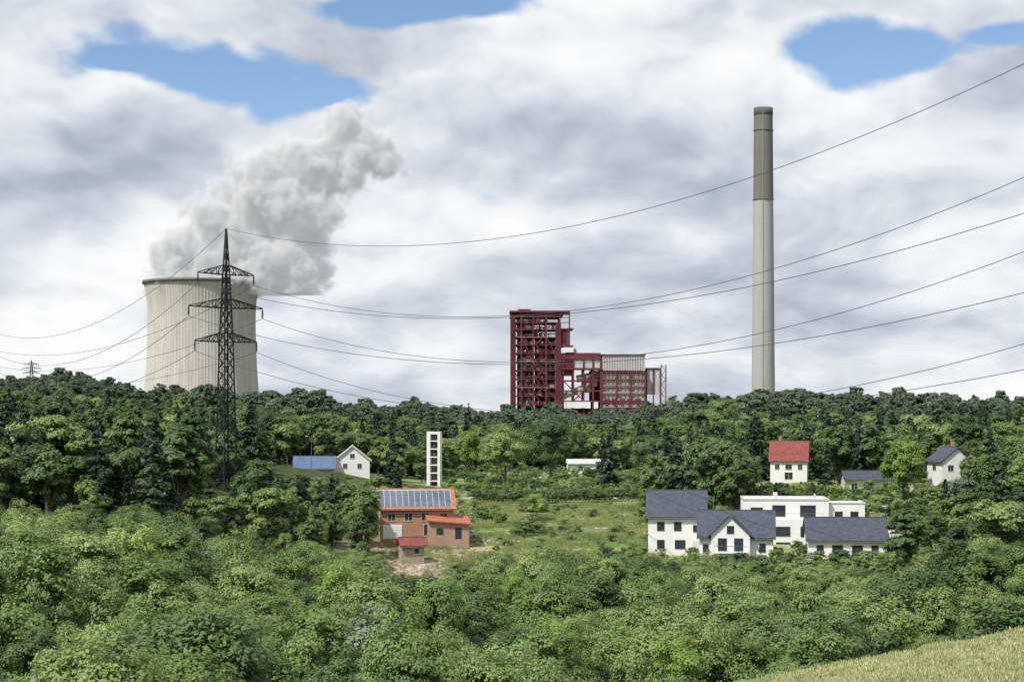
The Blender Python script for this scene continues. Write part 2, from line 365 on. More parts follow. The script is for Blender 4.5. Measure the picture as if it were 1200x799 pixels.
for x,y in grid(262,860,7.2,30):
    p=600+F*x/y; g=G(x,y)
    if y<400 and 425<p<760: continue
    if y<314 and 742<p<1062: continue
    if 400<y<565 and 528<p<755: continue
    if 400<y<492 and 475<p<528: continue
    if y>640 and random.random()<0.35: continue
    h=random.uniform(8,19)*(0.8+0.25*random.random())
    cap=WZ(np.interp(p,SKX,SKY)+random.uniform(6,34),y)
    for a,b_,dm,py in COR:
        if a<p<b_ and y<dm: cap=min(cap,WZ(py+random.uniform(0,8),y))
    h=min(h,cap-g)
    if h<2: continue
    i=random.choices(range(8),[5,4,4,4,4,3,1.3 if h>8 else 0,1.1 if h>8 else 0])[0]
    s=h/(15 if i<6 else 16); w=max(s,0.42)*random.uniform(0.85,1.15)
    P.append((x,y,g-0.3*s)); S.append((w,w,s)); I.append(i)
scatter('village_woodland',P,S,I,C_mid); nmid=len(P)
P=[];S=[];I=[]
for x,y in grid(850,1330,10.5,40):
    p=600+F*x/y; g=G(x,y)
    cap=WZ(np.interp(p,SKX,SKY)+bumpy(p)*0.9+random.choice([-7,-3,2,6,10])+random.uniform(-3,3),y)
    h=min(cap-g,24)*random.uniform(0.8,1)
    if h<3: continue
    s=h/16; w=max(s,0.6)*random.uniform(0.75,1.15)
    P.append((x,y,g-0.3)); S.append((w,w,s)); I.append(random.randrange(4))
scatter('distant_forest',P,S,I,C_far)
P=[];S=[];I=[]
for k in range(480):
    y=random.uniform(262,402); p=random.uniform(425,790); x=WX(p,y)
    if abs(x-WX(500,300))<11 and 272<y<312: continue
    if 600<p<760 and 322<y<334: continue
    nn=math.sin(x*0.21)*math.cos(y*0.11+2)
    if nn<0.15 and random.random()<0.85: continue
    s=random.uniform(0.3,0.9)*(1.5 if (p<640 and y>310) else 0.8); P.append((x,y,G(x,y)-0.1)); S.append((s*1.25,s*1.25,s)); I.append(random.randrange(3))
for k in range(260):
    y=random.uniform(263,272); x=random.uniform(-4,68); s=random.uniform(0.5,1.3); P.append((x,y,G(x,y)-0.1)); S.append((s*1.15,s*1.15,s)); I.append(random.randrange(3))
for k in range(330):
    y=random.uniform(425,565); p=random.uniform(520,760); x=WX(p,y); s=random.uniform(0.5,1.5); P.append((x,y,G(x,y)-0.1)); S.append((s*1.15,s*1.15,s)); I.append(random.randrange(3))
for k in range(330):
    y=random.uniform(312,396); p=random.uniform(760,1110); x=WX(p,y); s=random.uniform(0.6,1.7); P.append((x,y,G(x,y)-0.1)); S.append((s*1.2,s*1.2,s)); I.append(random.randrange(3))
for k in range(40):
    p=random.choice([815,832,905,940,1040,1052,750,1060]); y=random.uniform(274,284); x=WX(p+random.uniform(-6,6),y); s=random.uniform(0.5,1.1); P.append((x,y,G(x,y)-0.1)); S.append((s,s,s)); I.append(random.randrange(3))
scatter('meadow_bushes',P,S,I,C_bush)
P=[];S=[];I=[]
for k in range(240):
    x=WX(555,412)+ (WX(770,412)-WX(555,412))*k/240; s=random.uniform(0.85,1.1)
    P.append((x,412+random.uniform(-.5,.5),G(x,412)-0.1)); S.append((s*0.8,s,s*1.3)); I.append(1)
scatter('clipped_hedge',P,S,I,C_bush)
P=[];S=[];I=[]
for k in range(6500):
    y=random.uniform(265,405); x=WX(random.uniform(430,780),y); s=random.uniform(0.6,1.6)*(0.7+0.5*math.sin(x*.3)*math.sin(y*.2)); P.append((x,y,G(x,y))); S.append((s,s,s)); I.append(random.randrange(3))
scatter('wild_grass',P,S,I,C_tuft)
P=[];S=[];I=[]
for k in range(5200):
    y=random.uniform(38,70); x=random.uniform(5,24); P.append((x,y,G(x,y))); s=random.uniform(0.7,1.2); S.append((s,s,s*random.uniform(.5,1))); I.append(random.randrange(3))
scatter('hay_meadow_grass',P,S,I,C_turf)

def tree(name,px,d,h,w,proto,H,R):
    o=bpy.data.objects.new(name,proto.data); scene.collection.objects.link(o); x=WX(px,d)
    o.location=(x,d,G(x,d)-0.2); o.scale=(w/R/2,w/R/2,h/H); o.rotation_euler=(0,0,random.random()*6.28)
    return o
brightM=broad('bright',900,12,5,14000,0.18,M_leafY,'round',nc=130)
silver=conifer('silver',901,14,4.2,9000,0.26,M_leafS,1.15)
pale=broad('palecrown',902,10,4.5,11000,0.17,M_leafS,'round',nc=120)
for nm,px_,d,py,w,pr,H,R in [
 ('oak_tree',592,455,500,17,near[0],10,4.2),('oak_tree',645,500,487,17,near[4],10,4.4),('lime_tree',552,520,500,11,brightM,12,5),
 ('lime_tree',462,500,508,12.5,brightM,12,5),('ash_tree',468,520,515,12,near[1],10,3.6),('spruce_tree',715,470,500,7.5,con[0],16,3),
 ('spruce_tree',706,520,506,6,con[1],16,3.6),('spruce_tree',549,640,470,7,con[0],16,3),('spruce_tree',461,640,476,6,con[1],16,3.6),
 ('maple_tree',757,440,512,10,near[4],10,4.4),('maple_tree',820,400,523,14,brightM,12,5),('maple_tree',790,410,528,9,near[0],10,4.2),('ash_tree',878,385,528,7,near[2],10,4.6),
 ('blue_spruce_tree',1012,430,497,12,silver,14,4.2),('spruce_tree',970,400,515,5,con[1],16,3.6),('birch_tree',1060,360,510,12,brightM,12,5),
 ('willow_tree',1135,330,552,12,pale,10,4.5),('beech_tree',1182,400,488,17,near[5],10,3.9),('spruce_tree',12,380,452,8,con[0],16,3),('spruce_tree',44,400,468,8,con[1],16,3.6),
 ('spruce_tree',108,370,495,9,con[0],16,3),('spruce_tree',150,390,492,8,con[1],16,3.6),('oak_tree',325,500,483,13,near[4],10,4.4),('oak_tree',205,330,555,12,near[5],10,3.9),
 ('maple_tree',415,560,500,10,brightM,12,5),('oak_tree',290,520,470,14,near[4],10,4.4),('oak_tree',850,600,464,22,near[5],10,3.9),('spruce_tree',386,318,585,2,con[0],16,3),
 ('apple_tree',628,345,575,6,brightM,12,5),('apple_tree',905,312,578,5,near[5],10,3.6),('apple_tree',1062,290,598,6,near[0],10,4)]:
    x=WX(px_,d); h=max(3,WZ(py,d)-G(x,d)); tree(nm,px_,d,h,w,pr,H,R)

# ------------------------------------------------------------ houses
def window(fr,gl,face,u,z,w,h,W,D):
    t=0.07
    def put(mb,a0,a1,z0,z1,o0,o1):
        if face=='F': mb.box(a0,a1,-D/2-o1,-D/2-o0,z0,z1)
        elif face=='L': mb.box(-W/2-o1,-W/2-o0,a0,a1,z0,z1)
        elif face=='R': mb.box(W/2+o0,W/2+o1,a0,a1,z0,z1)
    put(gl,u-w/2,u+w/2,z,z+h,-0.05,0.02)
    put(fr,u-w/2-t,u+w/2+t,z-t-0.04,z,-0.02,0.09); put(fr,u-w/2-t,u+w/2+t,z+h,z+h+t,-0.02,0.06)
    put(fr,u-w/2-t,u-w/2,z,z+h,-0.02,0.06); put(fr,u+w/2,u+w/2+t,z,z+h,-0.02,0.06)
    if w>0.9: put(fr,u-0.03,u+0.03,z,z+h,-0.02,0.05)
def slab(mb,a,b_,c_,d_,off,t):
    a,b_,c_,d_=map(Vector,(a,b_,c_,d_)); n=(b_-a).cross(d_-a).normalized()
    if n.z<0: n=-n
    P=[q+n*off for q in (a,b_,c_,d_)]; mb.hexa(P+[q+n*t for q in P])
def house(name,loc,rot,W,D,eh,rh,axis='x',wm=None,rm=None,wins=(),solar=None,chim=None,fm=None,doors=()):
    e=empty(name,loc,rot); wm=wm or M_white; rm=rm or M_slate
    L,Sp=(W,D) if axis=='x' else (D,W)
    def tr(p): return p if axis=='x' else (-p[1],p[0],p[2])
    l=L/2; s=Sp/2; v=[(-l,-s,-2),(l,-s,-2),(l,s,-2),(-l,s,-2),(-l,-s,eh),(l,-s,eh),(l,s,eh),(-l,s,eh),(-l,0,rh),(l,0,rh)]
    f=[(0,1,5,4),(2,3,7,6),(1,2,6,9,5),(3,0,4,8,7),(4,5,9,8),(6,7,8,9),(3,2,1,0)]
    mesh_obj('walls',[tr(p) for p in v],f,wm,parent=e)
    o=0.45; k=(rh-eh)/s; rb=MB()
    for sg in (-1,1):
        slab(rb,tr((-l-o,sg*(s+o),eh-o*k)),tr((l+o,sg*(s+o),eh-o*k)),tr((l+o,0,rh)),tr((-l-o,0,rh)),0.03,0.22)
    rb.beam(tr((-l-o,0,rh+0.2)),tr((l+o,0,rh+0.2)),0.3)
    rb.obj('roof',rm,e)
    gb=MB()
    for sg in (-1,1):
        gb.cyl(tr((-l-o,sg*(s+o+0.08),eh-o*k)),tr((l+o,sg*(s+o+0.08),eh-o*k)),0.09,0.09,6)
    gb.obj('gutters',M_steel,e)
    fr=MB(); gl=MB()
    for w in wins: window(fr,gl,*w,W,D)
    fr.obj('window_frames',fm or M_frame,e); gl.obj('window_glass',M_glass,e)
    db=MB()
    for (u,w,h) in doors: db.box(u-w/2,u+w/2,-D/2-0.04,-D/2+0.02,0.1,h)
    db.obj('doors',M_frame,e)
    if solar:
        x0,x1,nr=solar; pb=MB(); fb=MB(); sl=math.hypot(s,rh-eh); uy=s/sl; uz=(rh-eh)/sl; nn=Vector((0,-uz,uy))
        ph=(sl-0.5)/nr; nc=int((x1-x0)/1.05)
        for i in range(nc):
            for j in range(nr):
                a=x0+i*1.05; t0=0.1+j*ph; t1=t0+ph-0.10
                q=[Vector((a,-s+t0*uy,eh+t0*uz)),Vector((a+0.95,-s+t0*uy,eh+t0*uz)),Vector((a+0.95,-s+t1*uy,eh+t1*uz)),Vector((a,-s+t1*uy,eh+t1*uz))]
                pb.hexa([p+nn*0.33 for p in q]+[p+nn*0.38 for p in q])
        q=[Vector((x0-.1,-s+.05*uy,eh+.05*uz)),Vector((x0+nc*1.05,-s+.05*uy,eh+.05*uz)),Vector((x0+nc*1.05,-s+(sl-.3)*uy,eh+(sl-.3)*uz)),Vector((x0-.1,-s+(sl-.3)*uy,eh+(sl-.3)*uz))]
        fb.hexa([p+nn*0.27 for p in q]+[p+nn*0.32 for p in q])
        pb.obj('solar_panels',M_panel,e); fb.obj('panel_rails',M_frame,e)
    if chim:
        cb=MB(); x,y,z0,z1=chim; cb.box(x-.35,x+.35,y-.35,y+.35,z0,z1); cb.box(x-.42,x+.42,y-.42,y+.42,z1,z1+.15); cb.obj('chimney',M_brick,e)
    return e
def at(px,d,z=None):
    x=WX(px,d); return (x,d,G(x,d) if z is None else z)
W1=[('F',-2.6,4.0,1.1,1.3),('F',0.2,4.0,1.1,1.3),('F',-2.6,1.0,1.1,1.3),('F',0.6,1.0,1.6,1.3),('F',3.2,3.8,0.8,1.0),('R',-1.8,4.2,1.0,1.4),('R',1.6,4.2,1.0,1.4),('R',0,1.0,2.0,2.0),('R',0,6.8,0.9,1.0),('L',0,4.2,1,1.3)]
house('white_gabled_house',at(793,288,4.6),math.radians(-6),9.4,8.6,6.4,10.2,'x',wins=W1,doors=[(3.2,1.0,2.2)],fm=M_dark)
e=house('white_cross_gable_house',at(863,280,2.6),math.radians(-8),11.8,8.5,5.6,9.3,'x',wins=[('F',4.2,3.2,0.9,1.2),('F',4.2,0.8,1.0,1.3),('F',-4.9,3.2,0.8,1.0),('R',0,3.2,1.2,1.3),('R',0,6.2,1,1)],fm=M_dark)
v=[(-4.0,-5.6,-2),(2.2,-5.6,-2),(2.2,-0.5,-2),(-4.0,-0.5,-2),(-4.0,-5.6,5.9),(2.2,-5.6,5.9),(2.2,-0.5,5.9),(-4.0,-0.5,5.9),(-.9,-5.6,8.9),(-.9,-0.5,8.9)]
mesh_obj('gable_bay_walls',v,[(0,1,5,8,4),(1,2,6,5),(3,0,4,7),(5,6,9,8),(7,4,8,9),(2,3,7,9,6)],M_white,parent=e)
rb=MB(); slab(rb,(-4.4,-6.0,5.5),(-4.4,-0.3,5.5),(-.9,-0.3,8.9),(-.9,-6.0,8.9),0.03,0.2); slab(rb,(2.6,-6.0,5.5),(2.6,-0.3,5.5),(-.9,-0.3,8.9),(-.9,-6.0,8.9),0.03,0.2); rb.obj('bay_roof',M_slate,e)
gl=MB(); fr=MB()
for u,z,w,h in [(-2.2,3.4,1.3,1.9),(0.4,3.4,1.3,1.9),(-2.2,0.4,1.5,2.1),(0.4,0.4,1.5,2.1),(-0.9,6.2,1.0,1.1)]:
    gl.box(u-w/2,u+w/2,-5.62,-5.58,z,z+h)
    fr.box(u-w/2-.07,u+w/2+.07,-5.67,-5.59,z-.1,z); fr.box(u-w/2-.07,u+w/2+.07,-5.66,-5.59,z+h,z+h+.07)
    fr.box(u-w/2-.07,u-w/2,-5.66,-5.59,z,z+h); fr.box(u+w/2,u+w/2+.07,-5.66,-5.59,z,z+h)
gl.obj('bay_glass',M_glass,e); fr.obj('bay_frames',M_dark,e)
bb=MB(); bb.box(-3.6,1.8,-7.2,-5.62,3.05,3.22); bb.obj('balcony_slab',M_white,e)
bb=MB()
for i in range(13): bb.box(-3.55+i*.44,-3.52+i*.44,-7.18,-7.15,3.22,4.2)
bb.box(-3.6,1.8,-7.2,-7.13,4.2,4.27); bb.obj('balcony_railing',M_steel,e)
e=empty('white_flat_roof_building',at(948,300,4.2),math.radians(-4))
wb=MB(); wb.box(-11.6,3.0,-4,5,-3,8.6); wb.box(3.0,9.3,-3,5,-3,8.0); wb.box(-7.5,2.0,-5.6,-4,-3,5.4); wb.obj('walls',M_white,e)
pb=MB(); pb.box(-11.7,3.1,-4.1,-3.9,8.6,8.9); pb.box(-11.7,3.1,4.9,5.1,8.6,8.9); pb.box(-11.7,-11.5,-3.9,4.9,8.6,8.9); pb.box(2.9,3.1,-3.9,4.9,8.6,8.9); pb.box(3.1,9.4,-3.1,-2.9,8.0,8.25); pb.box(9.2,9.4,-2.9,5.1,8.0,8.25); pb.obj('parapet',M_grey,e)
gl=MB(); fr=MB()
def fw(u,z,w,h,y):
    gl.box(u-w/2,u+w/2,y-.02,y+.05,z,z+h); fr.box(u-w/2-.06,u+w/2+.06,y-.08,y,z-.1,z); fr.box(u-w/2-.06,u+w/2+.06,y-.06,y,z+h,z+h+.06)
    n=max(1,int(w/1.2))
    for i in range(n+1): fr.box(u-w/2+w*i/n-.035,u-w/2+w*i/n+.035,y-.05,y,z,z+h)
fw(-9.4,6.1,2.0,1.2,-4); fw(-5.6,5.9,2.2,1.8,-4); fw(-0.6,5.9,2.6,1.8,-4); fw(4.8,5.4,1.3,1.2,-3); fw(7.5,5.4,1.3,1.2,-3); fw(-5,2.6,2.4,1.5,-5.6); fw(-0.8,2.6,2.4,1.5,-5.6); fw(-9.6,2.2,1.6,1.6,-4); fw(4.6,1.8,1.4,1.6,-3); fw(-5,-.6,2.4,2,-5.6)
gl.obj('window_glass',M_glass,e); fr.obj('window_frames',M_dark,e)
rl=MB()
for i in range(22): rl.box(-7.4+i*.44,-7.37+i*.44,-5.5,-5.47,5.4,6.4)
rl.box(-7.45,1.95,-5.52,-5.45,6.4,6.46); rl.obj('terrace_railing',M_steel,e)
cb=MB(); cb.box(-6.2,-5.5,0,.7,8.7,9.8); cb.cyl((1,0,8.6),(1,0,9.6),.15,.15,8); cb.obj('roof_vents',M_grey,e)
house('white_low_gabled_house',at(990,282,2.9),math.radians(-5),12.6,8.2,4.6,7.7,'x',wins=[('F',-4.4,2.4,1.0,1.2),('F',-1.6,2.2,1.6,1.4),('F',1.6,2.2,1.6,1.4),('F',4.4,2.4,1.0,1.2),('F',-4.4,-.4,1.2,1.6),('F',1.6,-.4,2,1.8),('L',0,2.2,1.2,1.3)],fm=M_dark,chim=(4.6,1.4,6,8.6))
e=house('orange_brick_house',at(487,298,6.4),math.radians(7),12.6,8.5,5.2,8.1,'x',wm=M_brick,rm=M_orange,wins=[('F',-1.5,3.1,1.3,1.3),('F',1.4,3.1,1.3,1.3),('F',4.6,3.1,1.2,1.2),('F',-4.4,3.1,1.2,1.2),('F',1.8,0.5,1.3,1.9),('R',0,3.2,1.2,1.3),('L',0,3,1.2,1.3)],solar=(-6.6,6.3,3))
gb=MB(); gb.box(-5.9,-2.6,-4.33,-4.2,0,2.4)
for i in range(5): gb.box(-5.9,-2.6,-4.36,-4.33,.05+i*.48,.45+i*.48)
gb.obj('garage_door',M_white,e)
v=[(1.8,-8.2,-2),(8.6,-8.2,-2),(8.6,-1.5,-2),(1.8,-1.5,-2),(1.8,-8.2,3.2),(8.6,-8.2,2.6),(8.6,-1.5,3.4),(1.8,-1.5,4.3)]
mb=MB(); mb.hexa(v); mb.obj('annex_walls',mat('salmon_render',(0.38,0.25,0.19),0.9,0.15,0.6),e)
mb=MB(); slab(mb,(1.4,-8.7,3.15),(9.0,-8.7,2.52),(9.0,-1.2,3.45),(1.4,-1.2,4.4),0.04,0.22); mb.obj('annex_roof',mat('orange_red_tile',(0.36,0.12,0.07),0.7,0.3,1.5),e)
mb=MB(); mb.box(3,4.2,-8.23,-8.15,.9,2.0); mb.box(6.2,7.3,-8.23,-8.15,.2,2.1); mb.obj('annex_openings',M_glass,e)
house('garden_shed',at(482,276,5.0),math.radians(15),3.6,3.0,1.9,2.8,'x',wm=M_rubble,rm=M_redroof,wins=[('F',0.6,.5,.8,.8)])
mb=MB(); r=random.Random(3)
for k in range(420):
    p=r.choice([(450,278,4,6),(495,270,5,5),(470,268,4,6),(530,286,6,3),(440,290,3,5),(560,300,4,3)])
    x=WX(p[0],p[1])+r.gauss(0,p[2]*.7); y=p[1]+r.gauss(0,p[3]*.6); s=r.uniform(.1,.45)
    z=G(x,y); mb.hexa([(x+a*s*r.uniform(.7,1.3),y+b_*s*r.uniform(.7,1.3),z+c_*s*r.uniform(.6,1.2)) for a,b_,c_ in [(-1,-1,-.4),(1,-1,-.4),(1,1,-.4),(-1,1,-.4),(-.7,-.7,.8),(.7,-.7,.8),(.7,.7,.8),(-.7,.7,.8)]])
mb.obj('rubble_piles',M_rubble)
M_blue=mat('blue_roof',(0.09,0.13,0.22),0.5,0.2,0.8)
house('white_gable_cottage',at(413,478,9.8),math.radians(5),9.6,9,3.8,7.6,'y',wm=M_white,rm=M_grey,wins=[('F',-2,1.6,1.1,1.3),('F',2,1.6,1.1,1.3),('F',0,4.4,1.2,1.2)])
house('blue_roof_barn',at(369,472,9.4),math.radians(4),11,8,2.2,5.2,'x',wm=M_cream,rm=M_blue,wins=[('F',-3,.6,1.2,1.2),('F',2,.6,1.2,1.2)])
house('red_roof_house',at(925,455,9.0),math.radians(-12),9.6,8,5.6,10.2,'x',rm=M_redroof,wins=[('F',-3,3,1.1,1.3),('F',0,3,1.6,1.3),('F',3,3,1.1,1.3),('F',0,.4,2,1.8),('L',0,3,1.2,1.3),('L',0,6,1,1)],chim=(-2.5,1,8,11.5))
house('dark_roof_bungalow',at(1113,432,10.6),math.radians(10),8.2,9,4.4,7.6,'y',rm=M_slate,wins=[('F',-1.8,2.0,1.4,1.4),('F',1.6,2.0,1.6,1.8),('L',0,2,2,1.3)],chim=(1.2,1,5,9.4))
house('cemetery_chapel',at(690,560),math.radians(2),14,8,3.0,4.2,'x',wm=M_white,rm=M_grey,wins=[('F',-3,.8,1.5,1.5),('F',3,.8,1.5,1.5)])
house('beige_terraced_house',at(1028,408,8.2),math.radians(-3),16,8,3.2,5.0,'x',wm=M_cream,rm=M_slate,wins=[('F',-6,.9,1.4,1.4),('F',-2.5,.9,1.4,1.4),('F',2,.9,2.4,1.5),('F',6,.9,1.4,1.4)])
house('beige_terraced_house',at(1160,350,6.5),math.radians(-3),12,8,3.6,5.8,'x',wm=M_cream,rm=M_slate,wins=[('F',-3,1.1,1.4,1.4),('F',2,1.1,2.4,1.5)])
mb=MB()
for i in range(16): mb.box(WX(975,398)+i*1.55,WX(975,398)+i*1.55+1.5,398,398.5,4,8.0+0.12*(i%2))
mb.obj('retaining_wall',M_concrete)
x,y,z=at(509,482,6.2); e=empty('church_bell_tower',(x,y,z),math.radians(-8))
mb=MB(); mb.box(-1.9,-.95,-1.6,1.6,-2,15.2); mb.box(1.2,1.9,-1.6,1.6,-2,15.2); mb.box(-.95,1.2,-1.6,1.6,14.5,15.2); mb.box(-.95,1.2,.9,1.5,-2,14.5)
for k in range(6): mb.box(-.95,1.2,-1.55,.9,1.2+k*2.25,1.5+k*2.25)
mb.obj('tower_frame',M_white,e)
mb=MB(); mb.box(-.9,1.15,.6,.85,-2,14.4); mb.obj('louvre_panels',M_steel,e)
mb=MB()
for zc in (9.2,11.5): mb.cyl((.1,-.4,zc-.5),(.1,-.4,zc+.5),.6,.3,12)
mb.obj('bells',mat('bronze',(0.15,0.11,0.06),0.4,0.2,metal=0.8),e)
mb=MB(); r=random.Random(5)
for i in range(110):
    d=r.choice([436,444,452,466,478,490,505,520,540]); p=r.uniform(535,750); x=WX(p,d); z=G(x,d); w=r.uniform(.3,.6); h=r.uniform(.7,1.5)
    mb.box(x-w,x+w,d-.1,d+.1,z-.2,z+h*.8); mb.box(x-w*.7,x+w*.7,d-.09,d+.09,z+h*.8,z+h); mb.box(x-w,x+w,d-1.7,d-.12,z-.2,z+.15)
mb.obj('gravestones',M_stone)
def ribbon(name,pts,w,m,off=0.05):
    v=[];f=[]; P=[]
    for i in range(len(pts)-1):
        a=Vector(pts[i]); b_=Vector(pts[i+1]); n=max(2,int((b_-a).length/1.2))
        P+=[a.lerp(b_,k/n) for k in range(n)]
    P.append(Vector(pts[-1]))
    for i,p in enumerate(P):
        t=(P[min(i+1,len(P)-1)]-P[max(i-1,0)]).normalized(); nrm=Vector((-t.y,t.x))
        for s in (-1,-.33,.33,1): q=p+nrm*w/2*s; v.append((q.x,q.y,G(q.x,q.y)+off))
    for i in range(len(P)-1):
        for k in range(3): f.append((i*4+k,i*4+k+1,i*4+4+k+1,i*4+4+k))
    mesh_obj(name,v,f,m)
ribbon('gravel_path',[(WX(545,300),300),(WX(610,318),318),(WX(680,328),328),(WX(760,330),330),(WX(860,322),322),(WX(1040,316),316)],3.2,M_gravel)
ribbon('cemetery_path',[(WX(500,420),420),(WX(560,430),430),(WX(760,428),428)],2.6,M_gravel)
def lamp(px,d,h):
    x=WX(px,d); e=empty('street_lamp',(x,d,G(x,d)))
    mb=MB(); mb.cyl((0,0,-.3),(0,0,h),.10,.06,8); mb.beam((0,0,h),(-1.0,0,h+.25),.08); mb.obj('pole',M_steel,e)
    mb=MB(); mb.hexa([(-1.7,-.16,h+.2),(-.95,-.16,h+.17),(-.95,.16,h+.17),(-1.7,.16,h+.2),(-1.6,-.1,h+.34),(-1,-.1,h+.34),(-1,.1,h+.34),(-1.6,.1,h+.34)]); mb.obj('lamp_head',M_grey,e)
for a in [(558,322,6),(729,318,6),(640,402,6.5),(365,455,9),(836,306,7),(676,425,7),(1045,300,6)]: lamp(*a)
def car(px,d,rot,m):
    x=WX(px,d); e=empty('parked_car',(x,d,G(x,d)+.02),rot)
    prof=[(-2.1,.35),(-2.15,.75),(-1.3,.95),(-.7,1.4),(.9,1.42),(1.7,1.0),(2.1,.9),(2.1,.35)]; v=[];n=len(prof)
    for s in (-.85,.85):
        for a,z in prof: v.append((a,s*(.86 if z>1.2 else 1),z))
    f=[tuple(range(n))[::-1],tuple(range(n,2*n))]+[(i,(i+1)%n,n+(i+1)%n,n+i) for i in range(n)]
    mesh_obj('body',v,f,m,parent=e)
    mb=MB()
    for s in (-1,1): mb.hexa([(-1.1,s*.83,.95),(1.4,s*.83,.95),(1.4,s*.87,.95),(-1.1,s*.87,.95),(-.6,s*.74,1.35),(.85,s*.74,1.35),(.85,s*.78,1.35),(-.6,s*.78,1.35)])
    mb.obj('windows',M_glass,e); mb=MB()
    for a in (-1.3,1.3):
        for s in (-.87,.67): mb.cyl((a,s,.33),(a,s+.2,.33),.33,.33,12)
    mb.obj('wheels',M_dark,e)
car(545,304,.3,M_grey); car(1046,306,.2,M_white)

# ------------------------------------------------------------ cooling tower
D=1790; u=D/F; x0=WX(236.5,D); tz=19
H=WZ(331,D)-tz; e=empty('cooling_tower',(x0,D,tz))
pr=[]
for i in range(41):
    t=i/40; z=8+(H-8)*t; zz=(t-0.70)/0.70
    r=math.sqrt(55.5**2*(1+ (0.17*zz*zz if zz<0 else 0.85*zz*zz)))
    pr.append((r,z))
lathe('shell',pr,M_tower,540,e,ribs=5,ribh=0.38)
lathe('shell_inner',[(r-1.2,z) for r,z in pr][::-1],M_tower,120,e)
rt=pr[-1][0]; lathe('rim_ring',[(rt-1.3,H),(rt-1.3,H+1.0),(rt+1.6,H+1.0),(rt+1.6,H-2.0),(rt+.2,H-2.0)],mat('rim_concrete',(0.16,0.155,0.145),0.9,0.2,0.1),180,e)
mb=MB(); r0=pr[0][0]
for i in range(60):
    a=2*math.pi*i/60; b_=2*math.pi*(i+.5)/60; c_=2*math.pi*(i+1)/60
    for q in (a,c_): mb.beam(((r0+4)*math.cos(b_),(r0+4)*math.sin(b_),-3),(r0*math.cos(q),r0*math.sin(q),8.2),1.3)
mb.obj('support_columns',M_tower,e)
# ------------------------------------------------------------ chimney
D=1390; x0=WX(894.5,D); tz=G(x0,D); u=D/F; Ht=WZ(127,D)-tz; zc=WZ(234,D)-tz
e=empty('industrial_chimney',(x0,D,tz))
def cr(z): t=z/Ht; return 9.6-2.2*t
lathe('lower_shaft',[(cr(z),z) for z in np.linspace(-2,zc,30)],M_chim_lo,64,e)
lathe('upper_shaft',[(cr(z)+.12,z) for z in np.linspace(zc,Ht-6,16)],M_chim_hi,64,e)
lathe('crown',[(cr(Ht)+.1,Ht-6),(cr(Ht)+.4,Ht-5.8),(cr(Ht)+.4,Ht),(cr(Ht)-1.0,Ht),(cr(Ht)-1.0,Ht-8)],mat('crown_concrete',(0.10,0.10,0.095),0.9,0.3,0.1),64,e)
for k,zz in enumerate((zc,Ht-18)):
    lathe('platform_ring_%d'%k,[(cr(zz)+.1,zz-.5),(cr(zz)+.7,zz-.3),(cr(zz)+.7,zz+.2),(cr(zz)+.1,zz+.2)],M_chim_hi,64,e)
mb=MB(); a=math.radians(-100); mb.beam((cr(0)*math.cos(a)*1.03,cr(0)*math.sin(a)*1.03,0),((cr(Ht)+.5)*math.cos(a),(cr(Ht)+.5)*math.sin(a),Ht-4),.4); mb.obj('ladder',M_chim_lo,e)
# ------------------------------------------------------------ boiler house
D=1390; x0=WX(690,D); tz=G(x0,D)-1; e=empty('red_boiler_house',(x0,D,tz)); zb=WZ(483,D)-tz
def X(p): return (p-690)*u
def Z(q): return (483-q)*u+zb
R_=MB(); R2=MB(); MI=MB(); PK=MB(); GR=MB(); BE=MB(); DU=MB(); WH=MB()
colx=[599,611,625,640,656]; rows=[0,13,27,40]; fl=[371,378,386,395,404,414,424,434,444,454,464,474]
for p in colx:
    for yy in rows: R_.box(X(p)-.7,X(p)+.7,yy-.7,yy+.7,-6,Z(367))
for k,q in enumerate(fl):
    for yy in rows: (R_ if k%3 else PK).box(X(598),X(657),yy-.8,yy+.8,Z(q)-.45,Z(q)+.45)
    for p in colx: R_.box(X(p)-.5,X(p)+.5,.9,39,Z(q)-.4,Z(q)+.4)
    R2.box(X(600),X(655),5,38,Z(q)-.2,Z(q)+.2)
R_.box(X(597),X(668),-2,43,Z(366),Z(364)); R_.box(X(598)-.5,X(657)+.5,-1,42,Z(371),Z(370)); R2.box(X(600),X(660),2,38,Z(370),Z(366.2))
R_.box(X(607),X(622),8,20,Z(364),Z(361.5))
R2.box(X(598.5),X(604.5),-1.6,8,-5,Z(371.5)); R2.box(X(651),X(657.6),-1.3,9,-5,Z(378))
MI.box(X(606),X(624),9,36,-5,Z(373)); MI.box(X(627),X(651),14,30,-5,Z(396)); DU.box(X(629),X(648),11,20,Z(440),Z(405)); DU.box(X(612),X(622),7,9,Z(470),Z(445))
rr=random.Random(9)
for k in range(len(fl)-1):
    z1=Z(fl[k]); z0=Z(fl[k+1])
    for i in range(11):
        p0=rr.uniform(605,648); w=rr.uniform(1.5,6); m=rr.choice([MI,R2,DU,DU,BE,PK,MI,R2,DU]); hh=rr.uniform(.3,.85)*(z1-z0)
        ya=rr.uniform(1.5,7); m.box(X(p0),X(p0+w),ya,ya+rr.uniform(1,2),z0+.6,z0+.6+hh*.85)
    for i in range(3):
        p0=rr.uniform(606,640); z=rr.uniform(z0+1.2,z1-1.2); DU.cyl((X(p0),rr.uniform(2,6),z),(X(p0+rr.uniform(4,12)),rr.uniform(2,6),z),.5,.5,8)
    for i in range(3):
        p0=rr.uniform(606,648); GR.box(X(p0),X(p0+rr.uniform(1,2.5)),1,1.5,z0+.8,z0+rr.uniform(1.8,3.2))
    PK.box(X(605),X(651.5),.3,.5,z0+1.5,z0+1.7); PK.box(X(605),X(651.5),.3,.5,z0+2.1,z0+2.25)
